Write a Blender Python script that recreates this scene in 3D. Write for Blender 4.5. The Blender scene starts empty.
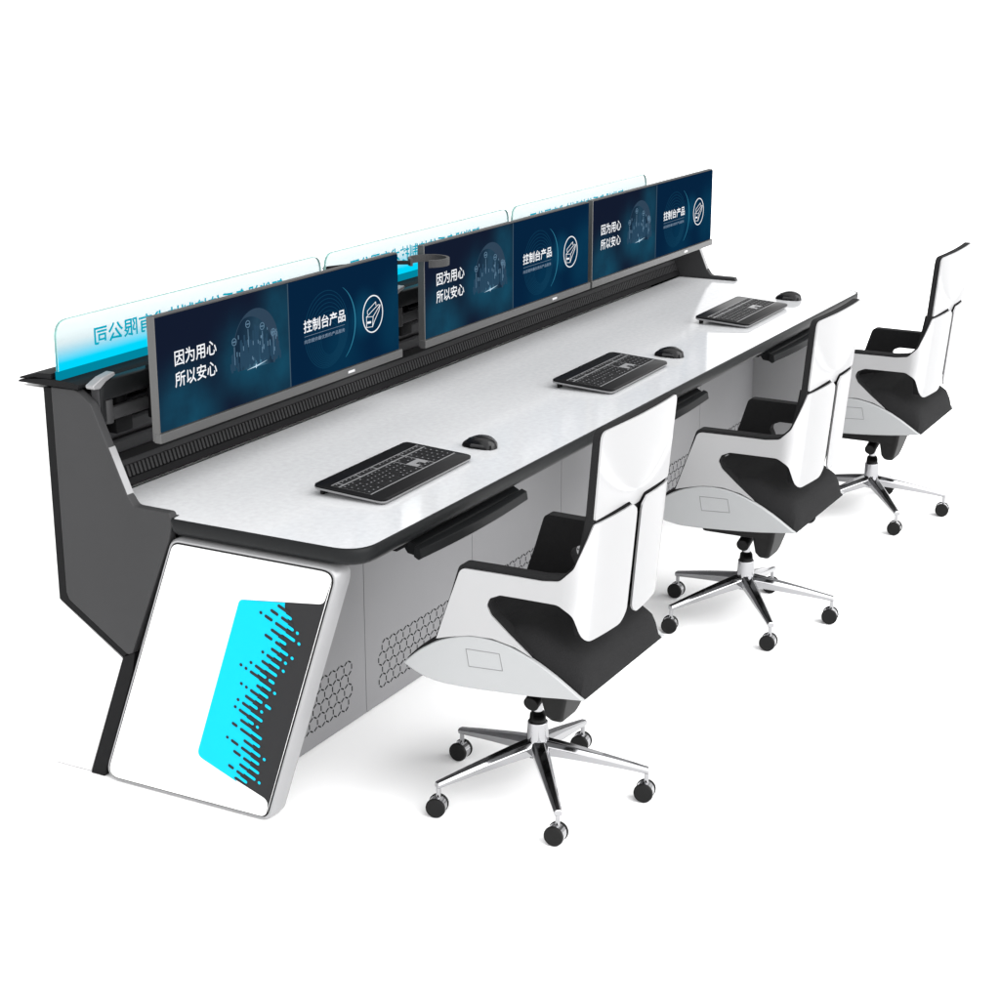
import bpy, bmesh, math, random
from mathutils import Vector, Matrix

S = bpy.context.scene
COL = S.collection
R = math.radians
random.seed(7)

# ------------------------------------------------------------------ camera
cam_d = bpy.data.cameras.new("camera")
cam = bpy.data.objects.new("camera", cam_d)
COL.objects.link(cam)
cam_d.sensor_width = 36.0
cam_d.lens = 63.56
cam_d.clip_start = 0.05
cam_d.clip_end = 2000.0
cam.location = (-3.194, -2.079, 2.033)
cam.rotation_euler = (R(90 - 16.949), 0.0, R(-61.715))
S.camera = cam

# ------------------------------------------------------------------ studio surround (world) and exposure
W = bpy.data.worlds.new("World")
S.world = W
W.use_nodes = True
wn, wl = W.node_tree.nodes, W.node_tree.links
wn.clear()
w_out = wn.new("ShaderNodeOutputWorld")
w_bg = wn.new("ShaderNodeBackground")
w_tc = wn.new("ShaderNodeTexCoord")
wl.new(w_bg.outputs[0], w_out.inputs[0])


def world_patch(az, el, inner, outer):
    """0..1 mask of a round softbox / flag; az is measured from +Y towards +X."""
    a, e = R(az), R(el)
    d = (math.sin(a) * math.cos(e), math.cos(a) * math.cos(e), math.sin(e))
    dot = wn.new("ShaderNodeVectorMath"); dot.operation = 'DOT_PRODUCT'
    nrm = wn.new("ShaderNodeVectorMath"); nrm.operation = 'NORMALIZE'
    wl.new(w_tc.outputs["Generated"], nrm.inputs[0])
    wl.new(nrm.outputs[0], dot.inputs[0]); dot.inputs[1].default_value = d
    mr = wn.new("ShaderNodeMapRange"); mr.interpolation_type = 'SMOOTHSTEP'
    mr.inputs[1].default_value = math.cos(R(outer)); mr.inputs[2].default_value = math.cos(R(inner))
    wl.new(dot.outputs["Value"], mr.inputs[0])
    return mr.outputs[0]


def world_wedge(az, el_top):
    """0..1 mask of a straight-edged softbox, unseen, that the desktop reflects: everything right of azimuth az, below el_top"""
    nrm = wn.new("ShaderNodeVectorMath"); nrm.operation = 'NORMALIZE'
    wl.new(w_tc.outputs["Generated"], nrm.inputs[0])
    dot = wn.new("ShaderNodeVectorMath"); dot.operation = 'DOT_PRODUCT'
    a = R(az)
    wl.new(nrm.outputs[0], dot.inputs[0]); dot.inputs[1].default_value = (math.cos(a), -math.sin(a), 0)
    m1 = wn.new("ShaderNodeMapRange"); m1.interpolation_type = 'SMOOTHSTEP'
    m1.inputs[1].default_value = 0; m1.inputs[2].default_value = .012
    wl.new(dot.outputs["Value"], m1.inputs[0])
    sp = wn.new("ShaderNodeSeparateXYZ"); wl.new(nrm.outputs[0], sp.inputs[0])
    m2 = wn.new("ShaderNodeMapRange"); m2.interpolation_type = 'SMOOTHSTEP'
    m2.inputs[1].default_value = math.sin(R(el_top + 1)); m2.inputs[2].default_value = math.sin(R(el_top))
    wl.new(sp.outputs["Z"], m2.inputs[0])
    mu = wn.new("ShaderNodeMath"); mu.operation = 'MULTIPLY'
    wl.new(m1.outputs[0], mu.inputs[0]); wl.new(m2.outputs[0], mu.inputs[1])
    return mu.outputs[0]


def world_slit(az, inner, outer):
    """0..1 mask of a tall vertical flag around azimuth az, above the horizon"""
    mp = wn.new("ShaderNodeVectorMath"); mp.operation = 'MULTIPLY'; mp.inputs[1].default_value = (1, 1, 0)
    wl.new(w_tc.outputs["Generated"], mp.inputs[0])
    nrm = wn.new("ShaderNodeVectorMath"); nrm.operation = 'NORMALIZE'
    wl.new(mp.outputs[0], nrm.inputs[0])
    dot = wn.new("ShaderNodeVectorMath"); dot.operation = 'DOT_PRODUCT'
    wl.new(nrm.outputs[0], dot.inputs[0]); dot.inputs[1].default_value = (math.sin(R(az)), math.cos(R(az)), 0)
    mr = wn.new("ShaderNodeMapRange"); mr.interpolation_type = 'SMOOTHSTEP'
    mr.inputs[1].default_value = math.cos(R(outer)); mr.inputs[2].default_value = math.cos(R(inner))
    wl.new(dot.outputs["Value"], mr.inputs[0])
    return mr.outputs[0]


def world_sum(base, terms):
    acc = None
    for mask, amount in terms:
        m = wn.new("ShaderNodeMath"); m.operation = 'MULTIPLY_ADD'
        wl.new(mask, m.inputs[0]); m.inputs[1].default_value = amount
        if acc is None:
            m.inputs[2].default_value = base
        else:
            wl.new(acc, m.inputs[2])
        acc = m.outputs[0]
    mx = wn.new("ShaderNodeMath"); mx.operation = 'MAXIMUM'
    wl.new(acc, mx.inputs[0]); mx.inputs[1].default_value = 0.03
    return mx.outputs[0]


# white studio with a large overhead softbox, a strong one at the left end, a bright one beyond the
# far end of the desk and a black flag high behind the desk (it gives the chrome its dark streaks)
w_strength = world_sum(1.10, [
    (world_patch(0, 88, 28, 40), 1.1),
    (world_patch(265, 22, 28, 45), 1.0),
    (world_wedge(69, 20), .9),
    (world_patch(50, 55, 14, 24), -1.2),
    (world_patch(184, 32, 30, 46), 4.3),  # front fill, added to lift the floor below the desk to white
    (world_slit(118, 4, 26), -.85),
])
wl.new(w_strength, w_bg.inputs[1])
w_bg.inputs[0].default_value = (1, 1, 1, 1)

S.view_settings.view_transform = 'Standard'
S.view_settings.look = 'None'
S.view_settings.exposure = 0.0
S.view_settings.gamma = 1.0
S.view_settings.use_curve_mapping = False
S.cycles.use_denoising = True
S.cycles.max_bounces = 8
S.cycles.transparent_max_bounces = 16

# ------------------------------------------------------------------ materials


def mat(name, col, rough=0.5, metal=0.0, spec=0.5, noise=0.0, nscale=40.0, bump=0.0, bscale=200.0,
        coat=0.0, emit=None, estr=1.0, rnoise=0.0, aniso=0.0):
    m = bpy.data.materials.new(name); m.use_nodes = True
    nt = m.node_tree; b = nt.nodes["Principled BSDF"]
    b.inputs["Base Color"].default_value = (*col, 1)
    b.inputs["Roughness"].default_value = rough
    b.inputs["Metallic"].default_value = metal
    b.inputs["Specular IOR Level"].default_value = spec
    b.inputs["Coat Weight"].default_value = coat
    b.inputs["Coat Roughness"].default_value = 0.06
    if aniso:
        b.inputs["Anisotropic"].default_value = aniso
        b.inputs["Anisotropic Rotation"].default_value = .25
        tg = nt.nodes.new("ShaderNodeTangent"); tg.direction_type = 'RADIAL'; tg.axis = 'Z'
        nt.links.new(tg.outputs[0], b.inputs["Tangent"])
    if emit:
        b.inputs["Emission Color"].default_value = (*emit, 1)
        b.inputs["Emission Strength"].default_value = estr
    tc = nt.nodes.new("ShaderNodeTexCoord")
    if noise:
        n = nt.nodes.new("ShaderNodeTexNoise"); n.inputs["Scale"].default_value = nscale
        n.inputs["Detail"].default_value = 6
        nt.links.new(tc.outputs["Object"], n.inputs["Vector"])
        mr = nt.nodes.new("ShaderNodeMapRange")
        mr.inputs[3].default_value = 1 - noise; mr.inputs[4].default_value = 1 + noise
        mr.inputs[1].default_value = .3; mr.inputs[2].default_value = .7
        nt.links.new(n.outputs["Fac"], mr.inputs[0])
        vm = nt.nodes.new("ShaderNodeVectorMath"); vm.operation = 'SCALE'
        vm.inputs[0].default_value = col
        nt.links.new(mr.outputs[0], vm.inputs["Scale"])
        nt.links.new(vm.outputs[0], b.inputs["Base Color"])
    if rnoise:
        n = nt.nodes.new("ShaderNodeTexNoise"); n.inputs["Scale"].default_value = 9
        nt.links.new(tc.outputs["Object"], n.inputs["Vector"])
        mr = nt.nodes.new("ShaderNodeMapRange")
        mr.inputs[3].default_value = max(0, rough - rnoise); mr.inputs[4].default_value = rough + rnoise
        nt.links.new(n.outputs["Fac"], mr.inputs[0])
        nt.links.new(mr.outputs[0], b.inputs["Roughness"])
    if bump:
        n = nt.nodes.new("ShaderNodeTexNoise"); n.inputs["Scale"].default_value = bscale
        n.inputs["Detail"].default_value = 3
        nt.links.new(tc.outputs["Object"], n.inputs["Vector"])
        bp = nt.nodes.new("ShaderNodeBump"); bp.inputs["Strength"].default_value = bump
        bp.inputs["Distance"].default_value = 0.002
        nt.links.new(n.outputs["Fac"], bp.inputs["Height"])
        nt.links.new(bp.outputs[0], b.inputs["Normal"])
    return m


def glow(name, col, estr=1.0):
    m = bpy.data.materials.new(name); m.use_nodes = True
    nt = m.node_tree; nt.nodes.clear()
    o = nt.nodes.new("ShaderNodeOutputMaterial"); e = nt.nodes.new("ShaderNodeEmission")
    e.inputs[0].default_value = (*col, 1); e.inputs[1].default_value = estr
    nt.links.new(e.outputs[0], o.inputs[0])
    return m


M = dict(
    floor=mat("white_floor", (.95, .95, .95), rough=.9, spec=.1),
    top=mat("stone_top", (.485, .49, .50), rough=.07, spec=.6, noise=.05, nscale=60, bump=.03, bscale=300),
    trim=mat("black_edge", (.0075, .008, .0085), rough=.4, spec=.1),
    panel=mat("grey_metal", (.160, .160, .165), rough=.42, spec=.25, noise=.03, nscale=3, bump=.05, bscale=900),
    seam=mat("seam_black", (.012, .012, .012), rough=.8, spec=.1),
    dark=mat("dark_grey_metal", (.028, .028, .029), rough=.5, spec=.15, noise=.05, nscale=4),
    black=mat("black_metal", (.006, .006, .0065), rough=.6, spec=.08),
    slat=mat("slat_metal", (.035, .035, .037), rough=.5, spec=.15),
    ridge=mat("ridge_metal", (.022, .022, .023), rough=.5, spec=.15),
    white=mat("white_lacquer", (.70, .70, .70), rough=.18, spec=.5),
    chair_white=mat("chair_white_lacquer", (.375, .375, .38), rough=.45, metal=.6, aniso=.9),
    silver=mat("silver_paint", (.25, .25, .255), rough=.32, metal=.25, spec=.4),
    steel=mat("brushed_steel", (.42, .42, .43), rough=.35, metal=.6),
    bezel=mat("monitor_silver", (.075, .075, .075), rough=.35, metal=.5),
    bezel_dark=mat("monitor_edge", (.03, .03, .031), rough=.5, spec=.2),
    cyan=mat("cyan_print", (.0, .37, .53), rough=.5, spec=.08),
    charcoal=mat("charcoal_print", (.020, .020, .021), rough=.5, spec=.06),
    chrome=mat("polished_chrome", (.37, .37, .38), rough=.07, metal=1.0),
    fabric=mat("black_fabric", (.0125, .0125, .013), rough=.95, spec=.10, noise=.25, nscale=500, bump=.5, bscale=700),
    rubber=mat("black_plastic", (.006, .006, .006), rough=.5, spec=.15),
    kb=mat("keyboard_black", (.004, .004, .0045), rough=.35, spec=.1),
    key=mat("key_black", (.007, .007, .0075), rough=.5, spec=.1),
    kbsilver=mat("keyboard_silver", (.50, .50, .51), rough=.35, metal=.4),
    bed=mat("key_bed_grey", (.045, .045, .046), rough=.5, spec=.1),
    inlay=mat("keyboard_inlay", (.22, .22, .225), rough=.4, metal=.3),
    legend=mat("key_legend", (.20, .20, .21), rough=.6),
    mouse=mat("mouse_black", (.004, .004, .0045), rough=.22, spec=.3),
    mouseg=mat("mouse_grey", (.025, .025, .026), rough=.4, spec=.2),
    teal=glow("led_channel", (.0, .24, .36)),
    signtext=mat("sign_lettering", (.0, .08, .11), rough=.6, spec=.02, emit=(.0, .27, .37), estr=1),
    txt=glow("screen_white", (.95, .97, 1.0)),
    txt2=glow("screen_grey", (.22, .30, .40)),
    line=glow("screen_line", (.005, .045, .095)),
    line2=glow("screen_bright_line", (.03, .22, .34)),
    city=glow("screen_city", (.022, .062, .11)),
    city2=glow("screen_city_light", (.12, .22, .32)),
    dome=glow("screen_dome", (.030, .060, .10)),
    star=glow("screen_star", (.55, .75, .9)),
    split=glow("screen_split", (.05, .09, .13)),
)


def screen_mat(name, base, tint, spots, nscale=3.0):
    m = bpy.data.materials.new(name); m.use_nodes = True
    nt = m.node_tree; nt.nodes.clear()
    out = nt.nodes.new("ShaderNodeOutputMaterial"); b = nt.nodes.new("ShaderNodeEmission")
    nt.links.new(b.outputs[0], out.inputs[0])
    tc = nt.nodes.new("ShaderNodeTexCoord")
    acc = None
    for (x, z, r, k) in spots:
        d = nt.nodes.new("ShaderNodeVectorMath"); d.operation = 'DISTANCE'
        mp = nt.nodes.new("ShaderNodeVectorMath"); mp.operation = 'MULTIPLY'
        mp.inputs[1].default_value = (1, 0, 1)
        nt.links.new(tc.outputs["Object"], mp.inputs[0])
        nt.links.new(mp.outputs[0], d.inputs[0]); d.inputs[1].default_value = (x, 0, z)
        mr = nt.nodes.new("ShaderNodeMapRange"); mr.interpolation_type = 'SMOOTHERSTEP'
        mr.inputs[1].default_value = r; mr.inputs[2].default_value = 0
        mr.inputs[3].default_value = 0; mr.inputs[4].default_value = k
        nt.links.new(d.outputs["Value"], mr.inputs[0])
        if acc is None:
            acc = mr.outputs[0]
        else:
            ad = nt.nodes.new("ShaderNodeMath"); ad.operation = 'ADD'
            nt.links.new(acc, ad.inputs[0]); nt.links.new(mr.outputs[0], ad.inputs[1]); acc = ad.outputs[0]
    n = nt.nodes.new("ShaderNodeTexNoise"); n.inputs["Scale"].default_value = nscale
    n.inputs["Detail"].default_value = 4
    nt.links.new(tc.outputs["Object"], n.inputs["Vector"])
    nr = nt.nodes.new("ShaderNodeMapRange"); nr.inputs[1].default_value = .3; nr.inputs[2].default_value = .7
    nr.inputs[3].default_value = .35; nr.inputs[4].default_value = 1.3
    nt.links.new(n.outputs["Fac"], nr.inputs[0])
    mu = nt.nodes.new("ShaderNodeMath"); mu.operation = 'MULTIPLY'; mu.use_clamp = True
    nt.links.new(acc, mu.inputs[0]); nt.links.new(nr.outputs[0], mu.inputs[1])
    mix = nt.nodes.new("ShaderNodeMix"); mix.data_type = 'RGBA'
    mix.inputs[6].default_value = (*base, 1); mix.inputs[7].default_value = (*tint, 1)
    nt.links.new(mu.outputs[0], mix.inputs[0])
    nt.links.new(mix.outputs[2], b.inputs[0])
    return m


M['scrL'] = screen_mat("screen_left_picture", (.0065, .011, .028), (.009, .085, .15),
                       [(.10, .03, .22, .75), (.33, .16, .16, .55), (.48, .10, .22, .6), (.50, .24, .14, .5)], 6)
M['dome_fill'] = screen_mat("screen_dome_glow", (.009, .026, .052), (.07, .20, .30), [(.405, .112, .085, .85), (.42, .20, .09, .22)], 14)
M['scrR'] = screen_mat("screen_right_picture", (.0018, .017, .050), (.004, .075, .15),
                       [(.93, .16, .10, .75), (1.12, .12, .20, .45), (.80, .05, .2, .25)], 4)


def sign_mat():
    """edge-lit clear acrylic: cyan glow at the lit lower edge, clear above"""
    m = bpy.data.materials.new("edge_lit_acrylic"); m.use_nodes = True
    nt = m.node_tree; nt.nodes.clear()
    out = nt.nodes.new("ShaderNodeOutputMaterial")
    tc = nt.nodes.new("ShaderNodeTexCoord"); sx = nt.nodes.new("ShaderNodeSeparateXYZ")
    nt.links.new(tc.outputs["Object"], sx.inputs[0])
    ramp = nt.nodes.new("ShaderNodeValToRGB")
    mr = nt.nodes.new("ShaderNodeMapRange"); mr.inputs[1].default_value = 0; mr.inputs[2].default_value = .15
    nt.links.new(sx.outputs["Z"], mr.inputs[0]); nt.links.new(mr.outputs[0], ramp.inputs[0])
    e = ramp.color_ramp.elements
    e[0].position = 0; e[0].color = (.95, .95, .95, 1)
    e[1].position = .95; e[1].color = (.0, .0, .0, 1)
    for p, v in ((.18, .96), (.36, .90), (.50, .55), (.70, .18)):
        k = e.new(p); k.color = (v, v, v, 1)
    em = nt.nodes.new("ShaderNodeEmission"); em.inputs[0].default_value = (.0, .72, 1.0, 1)
    c2 = nt.nodes.new("ShaderNodeValToRGB")
    c2.color_ramp.elements[0].color = (.0, .70, 1.0, 1); c2.color_ramp.elements[0].position = .27
    c2.color_ramp.elements[1].color = (.66, .82, .88, 1); c2.color_ramp.elements[1].position = .60
    nt.links.new(mr.outputs[0], c2.inputs[0]); nt.links.new(c2.outputs[0], em.inputs[0])
    tr = nt.nodes.new("ShaderNodeBsdfTransparent"); tr.inputs[0].default_value = (.68, .71, .71, 1)
    mx = nt.nodes.new("ShaderNodeMixShader")
    nt.links.new(ramp.outputs[0], mx.inputs[0]); nt.links.new(tr.outputs[0], mx.inputs[1])
    nt.links.new(em.outputs[0], mx.inputs[2])
    nt.links.new(mx.outputs[0], out.inputs[0])
    return m


M['acrylic'] = sign_mat()
M['acrylic_edge'] = mat("acrylic_edge", (.22, .38, .355), rough=.3, spec=.2)

# ------------------------------------------------------------------ mesh helpers


class MB:
    def __init__(self):
        self.bm = bmesh.new()
        self.mi = 0

    def box(self, x0, x1, y0, y1, z0, z1, bev=0.0, seg=2, mtx=None):
        g = bmesh.ops.create_cube(self.bm, size=1.0)
        v = g['verts']
        for f_ in {f_ for q in v for f_ in q.link_faces}: f_.material_index = self.mi
        bmesh.ops.scale(self.bm, vec=(x1 - x0, y1 - y0, z1 - z0), verts=v)
        bmesh.ops.translate(self.bm, vec=((x0 + x1) / 2, (y0 + y1) / 2, (z0 + z1) / 2), verts=v)
        if bev:
            es = list({e for q in v for e in q.link_edges})
            r = bmesh.ops.bevel(self.bm, geom=es, offset=bev, segments=seg, affect='EDGES', profile=.5)
            v = list({q for f in r['faces'] for q in f.verts} | {q for q in v if q.is_valid})
        if mtx is not None:
            bmesh.ops.transform(self.bm, matrix=mtx, verts=v)
        return v

    def cyl(self, a, b, r0, r1=None, seg=24, caps=True):
        a, b = Vector(a), Vector(b)
        r1 = r0 if r1 is None else r1
        d = b - a
        g = bmesh.ops.create_cone(self.bm, cap_ends=caps, segments=seg, radius1=r0, radius2=r1, depth=d.length)
        q = d.to_track_quat('Z', 'Y').to_matrix().to_4x4()
        bmesh.ops.transform(self.bm, matrix=Matrix.Translation((a + b) / 2) @ q, verts=g['verts'])
        return g['verts']

    def loft(self, rings, close=True, caps=True):
        rows = [[self.bm.verts.new(p) for p in r] for r in rings]
        n = len(rows[0])
        for i in range(len(rows) - 1):
            for j in range(n if close else n - 1):
                k = (j + 1) % n
                self.bm.faces.new((rows[i][j], rows[i][k], rows[i + 1][k], rows[i + 1][j]))
        if caps and close:
            self.bm.faces.new(rows[0][::-1]); self.bm.faces.new(rows[-1])
        return rows

    def prism(self, pts, axis, a, b):
        """polygon pts extruded along axis (0:x -> pts are (y,z); 1:y -> (x,z); 2:z -> (x,y)) from a to b"""
        def p3(p, t):
            if axis == 0: return (t, p[0], p[1])
            if axis == 1: return (p[0], t, p[1])
            return (p[0], p[1], t)
        self.loft([[p3(p, a) for p in pts], [p3(p, b) for p in pts]])

    def build(self, name, m, parent=None, smooth=False, bevel=0.0, loc=None, bseg=2, angle=40):
        bmesh.ops.remove_doubles(self.bm, verts=self.bm.verts, dist=1e-6)
        bmesh.ops.recalc_face_normals(self.bm, faces=self.bm.faces)
        me = bpy.data.meshes.new(name)
        self.bm.to_mesh(me); self.bm.free()
        o = bpy.data.objects.new(name, me)
        COL.objects.link(o)
        me.materials.append(m)
        if parent: o.parent = parent
        if loc: o.location = loc
        if smooth or bevel:
            for p in me.polygons: p.use_smooth = True
            me.set_sharp_from_angle(angle=R(angle))
        if bevel:
            md = o.modifiers.new("bevel", 'BEVEL'); md.width = bevel; md.segments = bseg
            md.limit_method = 'ANGLE'; md.angle_limit = R(35); md.harden_normals = True
        return o


def rpoly(pts, rad, seg=6):
    """polygon with rounded corners; rad may be a list"""
    n = len(pts); out = []
    rad = rad if isinstance(rad, (list, tuple)) else [rad] * n
    for i in range(n):
        p0, p, p1 = Vector(pts[i - 1]), Vector(pts[i]), Vector(pts[(i + 1) % n])
        r = rad[i]
        if r <= 0:
            out.append(tuple(p)); continue
        d0, d1 = (p0 - p).normalized(), (p1 - p).normalized()
        ang = d0.angle(d1)
        if abs(math.pi - ang) < .02:
            out.append(tuple(p)); continue
        t = min(r / math.tan(ang / 2), (p0 - p).length * .49, (p1 - p).length * .49)
        a, b = p + d0 * t, p + d1 * t
        for k in range(seg + 1):
            s = k / seg
            out.append(tuple(a * (1 - s) ** 2 + p * 2 * s * (1 - s) * .98 + p * 0 + b * s ** 2 + (p * .02 * 2 * s * (1 - s))))
    return out


def inset(pts, d):
    """inset a convex-ish CCW/CW polygon by d (towards its inside)"""
    n = len(pts)
    area = sum(pts[i][0] * pts[(i + 1) % n][1] - pts[(i + 1) % n][0] * pts[i][1] for i in range(n))
    sg = 1 if area > 0 else -1
    out = []
    for i in range(n):
        p0, p, p1 = Vector(pts[i - 1]), Vector(pts[i]), Vector(pts[(i + 1) % n])
        e0, e1 = (p - p0).normalized(), (p1 - p).normalized()
        n0 = Vector((-e0.y, e0.x)) * sg; n1 = Vector((-e1.y, e1.x)) * sg
        nn = (n0 + n1)
        nn = nn / max(.3, nn.length_squared / 2) if nn.length > 1e-6 else n0
        out.append(tuple(p + nn * d))
    return out


def text_mesh(body, size, bold=0.0, extrude=0.0):
    cu = bpy.data.curves.new("lettering", 'FONT')
    cu.body = body; cu.size = size; cu.offset = bold; cu.extrude = extrude
    cu.resolution_u = 3; cu.align_x = 'LEFT'
    o = bpy.data.objects.new("lettering", cu); COL.objects.link(o)
    dg = bpy.context.evaluated_depsgraph_get(); dg.update()
    me = bpy.data.meshes.new_from_object(o.evaluated_get(dg))
    bpy.data.objects.remove(o); bpy.data.curves.remove(cu)
    return me


def text_fit(name, lines, m, parent, bold=.0, loc=None, extrude=0.0):
    """lines: (text, x0, x1, z0, z1, mirrored) fitted to boxes in the XZ plane; one mesh"""
    bm = bmesh.new()
    for (body, x0, x1, z0, z1, mir) in lines:
        me = text_mesh(body, 1.0, bold, extrude / max(1e-6, (z1 - z0)))
        co = [v.co for v in me.vertices]
        ax, bx = min(c.x for c in co), max(c.x for c in co)
        ay, by = min(c.y for c in co), max(c.y for c in co)
        for v in me.vertices:
            fx = (v.co.x - ax) / (bx - ax); fz = (v.co.y - ay) / (by - ay)
            if mir: fx = 1 - fx
            v.co = (x0 + (x1 - x0) * fx, -v.co.z * (z1 - z0), z0 + (z1 - z0) * fz)
        bm.from_mesh(me); bpy.data.meshes.remove(me)
    me = bpy.data.meshes.new(name); bm.to_mesh(me); bm.free()
    me.materials.append(m)
    o = bpy.data.objects.new(name, me); COL.objects.link(o); o.parent = parent
    if loc: o.location = loc
    return o


def tag(o, label=None, cat=None, group=None, kind=None):
    if label: o["label"] = label
    if cat: o["category"] = cat
    if group: o["group"] = group
    if kind: o["kind"] = kind
    return o


def empty(name, loc=(0, 0, 0), rz=0.0):
    o = bpy.data.objects.new(name, None); COL.objects.link(o)
    o.location = loc; o.rotation_euler = (0, 0, rz); o.empty_display_size = .1
    return o


def copy_tree(o, parent=None):
    c = o.copy(); COL.objects.link(c)
    if parent: c.parent = parent
    for ch in list(o.children):
        copy_tree(ch, c)
    return c


# ------------------------------------------------------------------ floor
f = MB(); f.box(-400, 400, -400, 400, -.2, 0)
tag(f.build("floor", M['floor']), kind='structure')

# ------------------------------------------------------------------ control console
LEN = 3.80
desk = empty("control_console")
tag(desk, "long control desk with white stone top, black edge and cyan graphic on its end panel", "desk")

# white stone top and its black edge trim
foot = [(0, 0), (LEN, 0), (LEN, .545), (LEN - .03, .55), (LEN - .03, .80), (.03, .80), (.03, .55), (0, .545)]
rr = [.085, .09, .015, 0, 0, 0, 0, .015]
outer = rpoly(foot, rr, 10)


def ring_at(d, z):
    return [(p[0], p[1], z) for p in rpoly(inset(foot, d), [max(.001, r - d * .6) if r else 0 for r in rr], 10)]


t = MB(); t.loft([ring_at(.006, .728), ring_at(.006, .7483), ring_at(.0065, .7484)])
t.build("desktop", M['top'], desk)
t = MB(); t.loft([ring_at(.050, .7005), ring_at(.030, .7025), ring_at(.012, .707), ring_at(.003, .718), ring_at(0, .732), ring_at(0, .7455), ring_at(.0025, .7490), ring_at(.0070, .7490), ring_at(.0075, .7480),
                  ])
t.build("edge_trim", M['trim'], desk, smooth=True, angle=60)


def yz_at(x, pts):
    return [(x, p[0], p[1]) for p in pts]


# slanted end panels (legs)
leg = [(.056, .700), (.547, .700), (.815, .002), (.288, .002)]


def end_panel(x0, s, detailed):
    """s = +1: outside face looks to -X"""
    o = MB(); o.loft([yz_at(x0 + s * .004, rpoly(inset(leg, .004), .035)), yz_at(x0 + s * .010, rpoly(leg, .038)),
                      yz_at(x0 + s * .062, rpoly(leg, .038)), yz_at(x0 + s * .075, rpoly(inset(leg, .012), .030))])
    p = o.build("end_panel", M['silver'], desk, smooth=True)
    o = MB(); o.loft([yz_at(x0 + s * .003, rpoly(inset(leg, .0085), .030)), yz_at(x0 + s * .006, rpoly(inset(leg, .0085), .030))])
    o.build("black_outline", M['seam'], p)  # black plate, shows as an outline around the white face
    o = MB(); o.loft([yz_at(x0 + s * .000, rpoly(inset(leg, .0125), .027)), yz_at(x0 + s * .005, rpoly(inset(leg, .0125), .027))])
    face = o.build("white_face", M['white'], p)
    if not detailed:
        return
    # charcoal and cyan graphic: printed plates 0.6 mm proud of the face
    edge = inset(leg, .0125)
    fr = edge[3]; tr = edge[0]                       # lower front, upper front corners

    def on_front(z):
        k = (z - fr[1]) / (tr[1] - fr[1]); return fr[0] + (tr[0] - fr[0]) * k
    zt, zb = .665, .022
    dark = [(.345, .578), (on_front(.607) + .004, .607), (on_front(zt), zt + .002), (on_front(zb), zb), (on_front(.062) + .003, .062), (.499, .138)]
    dk = rpoly(dark, [.016, .024, 0, 0, .024, .02], 6)
    o = MB(); o.prism(dk, 0, x0 - .0008, x0 + .001)
    g = o.build("graphic_charcoal", M['charcoal'], face)
    # cyan field: left of an uneven boundary running from top to bottom
    A, B = Vector((.212, .593)), Vector((.378, .092))
    dirv = Vector((-.028, -.0125)).normalized()       # dashes run down to the right
    nrm = Vector((-dirv.y, dirv.x))
    rnd = random.Random(5)
    n = 46
    wig = [0.0]
    for i in range(n):
        wig.append(max(-.022, min(.022, wig[-1] + rnd.uniform(-.017, .017))))
    mid = [A + (B - A) * ((i + .5) / n) + dirv * wig[i] for i in range(n)]
    cy = [(.345, .578)] + [tuple(A)] + [tuple(m) for m in mid] + [tuple(B), (.499, .138)]
    ck = rpoly(cy, [.016] + [0] * (n + 2) + [.02], 6)
    o = MB(); o.prism(ck, 0, x0 - .0016, x0 - .0010)
    dashes = MB()

    def bar(mb, c0, c1, w, xa, xb):
        """rounded bar in the panel plane"""
        e = (c1 - c0).normalized() if (c1 - c0).length > 1e-5 else dirv
        q = Vector((-e.y, e.x)); pts = []
        for k in range(9):
            a = math.pi * (k / 8 - .5); pts.append(c1 + e * math.cos(a) * w + q * math.sin(a) * w)
        for k in range(9):
            a = math.pi * (k / 8 + .5); pts.append(c0 + e * math.cos(a) * w + q * math.sin(a) * w)
        mb.prism([tuple(v) for v in pts], 0, xa, xb)
    for i in range(1, n - 1):
        c = mid[i]
        w = .0042
        ln = rnd.uniform(.012, .030)
        if i % 2:      # dark bars bite into the cyan
            e1 = c - dirv * ln
            bar(dashes, e1, c + dirv * .010, w, x0 - .0026, x0 - .0023)
            if rnd.random() < .6:
                s0 = e1 - dirv * rnd.uniform(.015, .017)
                l2 = rnd.choice([0, 0, .010, .016])
                bar(dashes, s0 - dirv * l2, s0, w, x0 - .0026, x0 - .0023)
                if rnd.random() < .3:
                    s1 = s0 - dirv * (l2 + .016)
                    bar(dashes, s1, s1 + dirv * .0001, w, x0 - .0026, x0 - .0023)
        else:          # cyan bars reach into the charcoal
            e1 = c + dirv * ln
            bar(o, c - dirv * .010, e1, w, x0 - .0020, x0 - .0017)
            if rnd.random() < .6:
                s0 = e1 + dirv * rnd.uniform(.015, .017)
                bar(o, s0, s0 + dirv * rnd.choice([.0001, .0001, .010]), w, x0 - .0020, x0 - .0017)
    o.build("graphic_cyan", M['cyan'], face)
    dashes.build("graphic_dashes", M['charcoal'], face)


end_panel(0.0, 1, True)
end_panel(LEN, -1, False)

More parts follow.
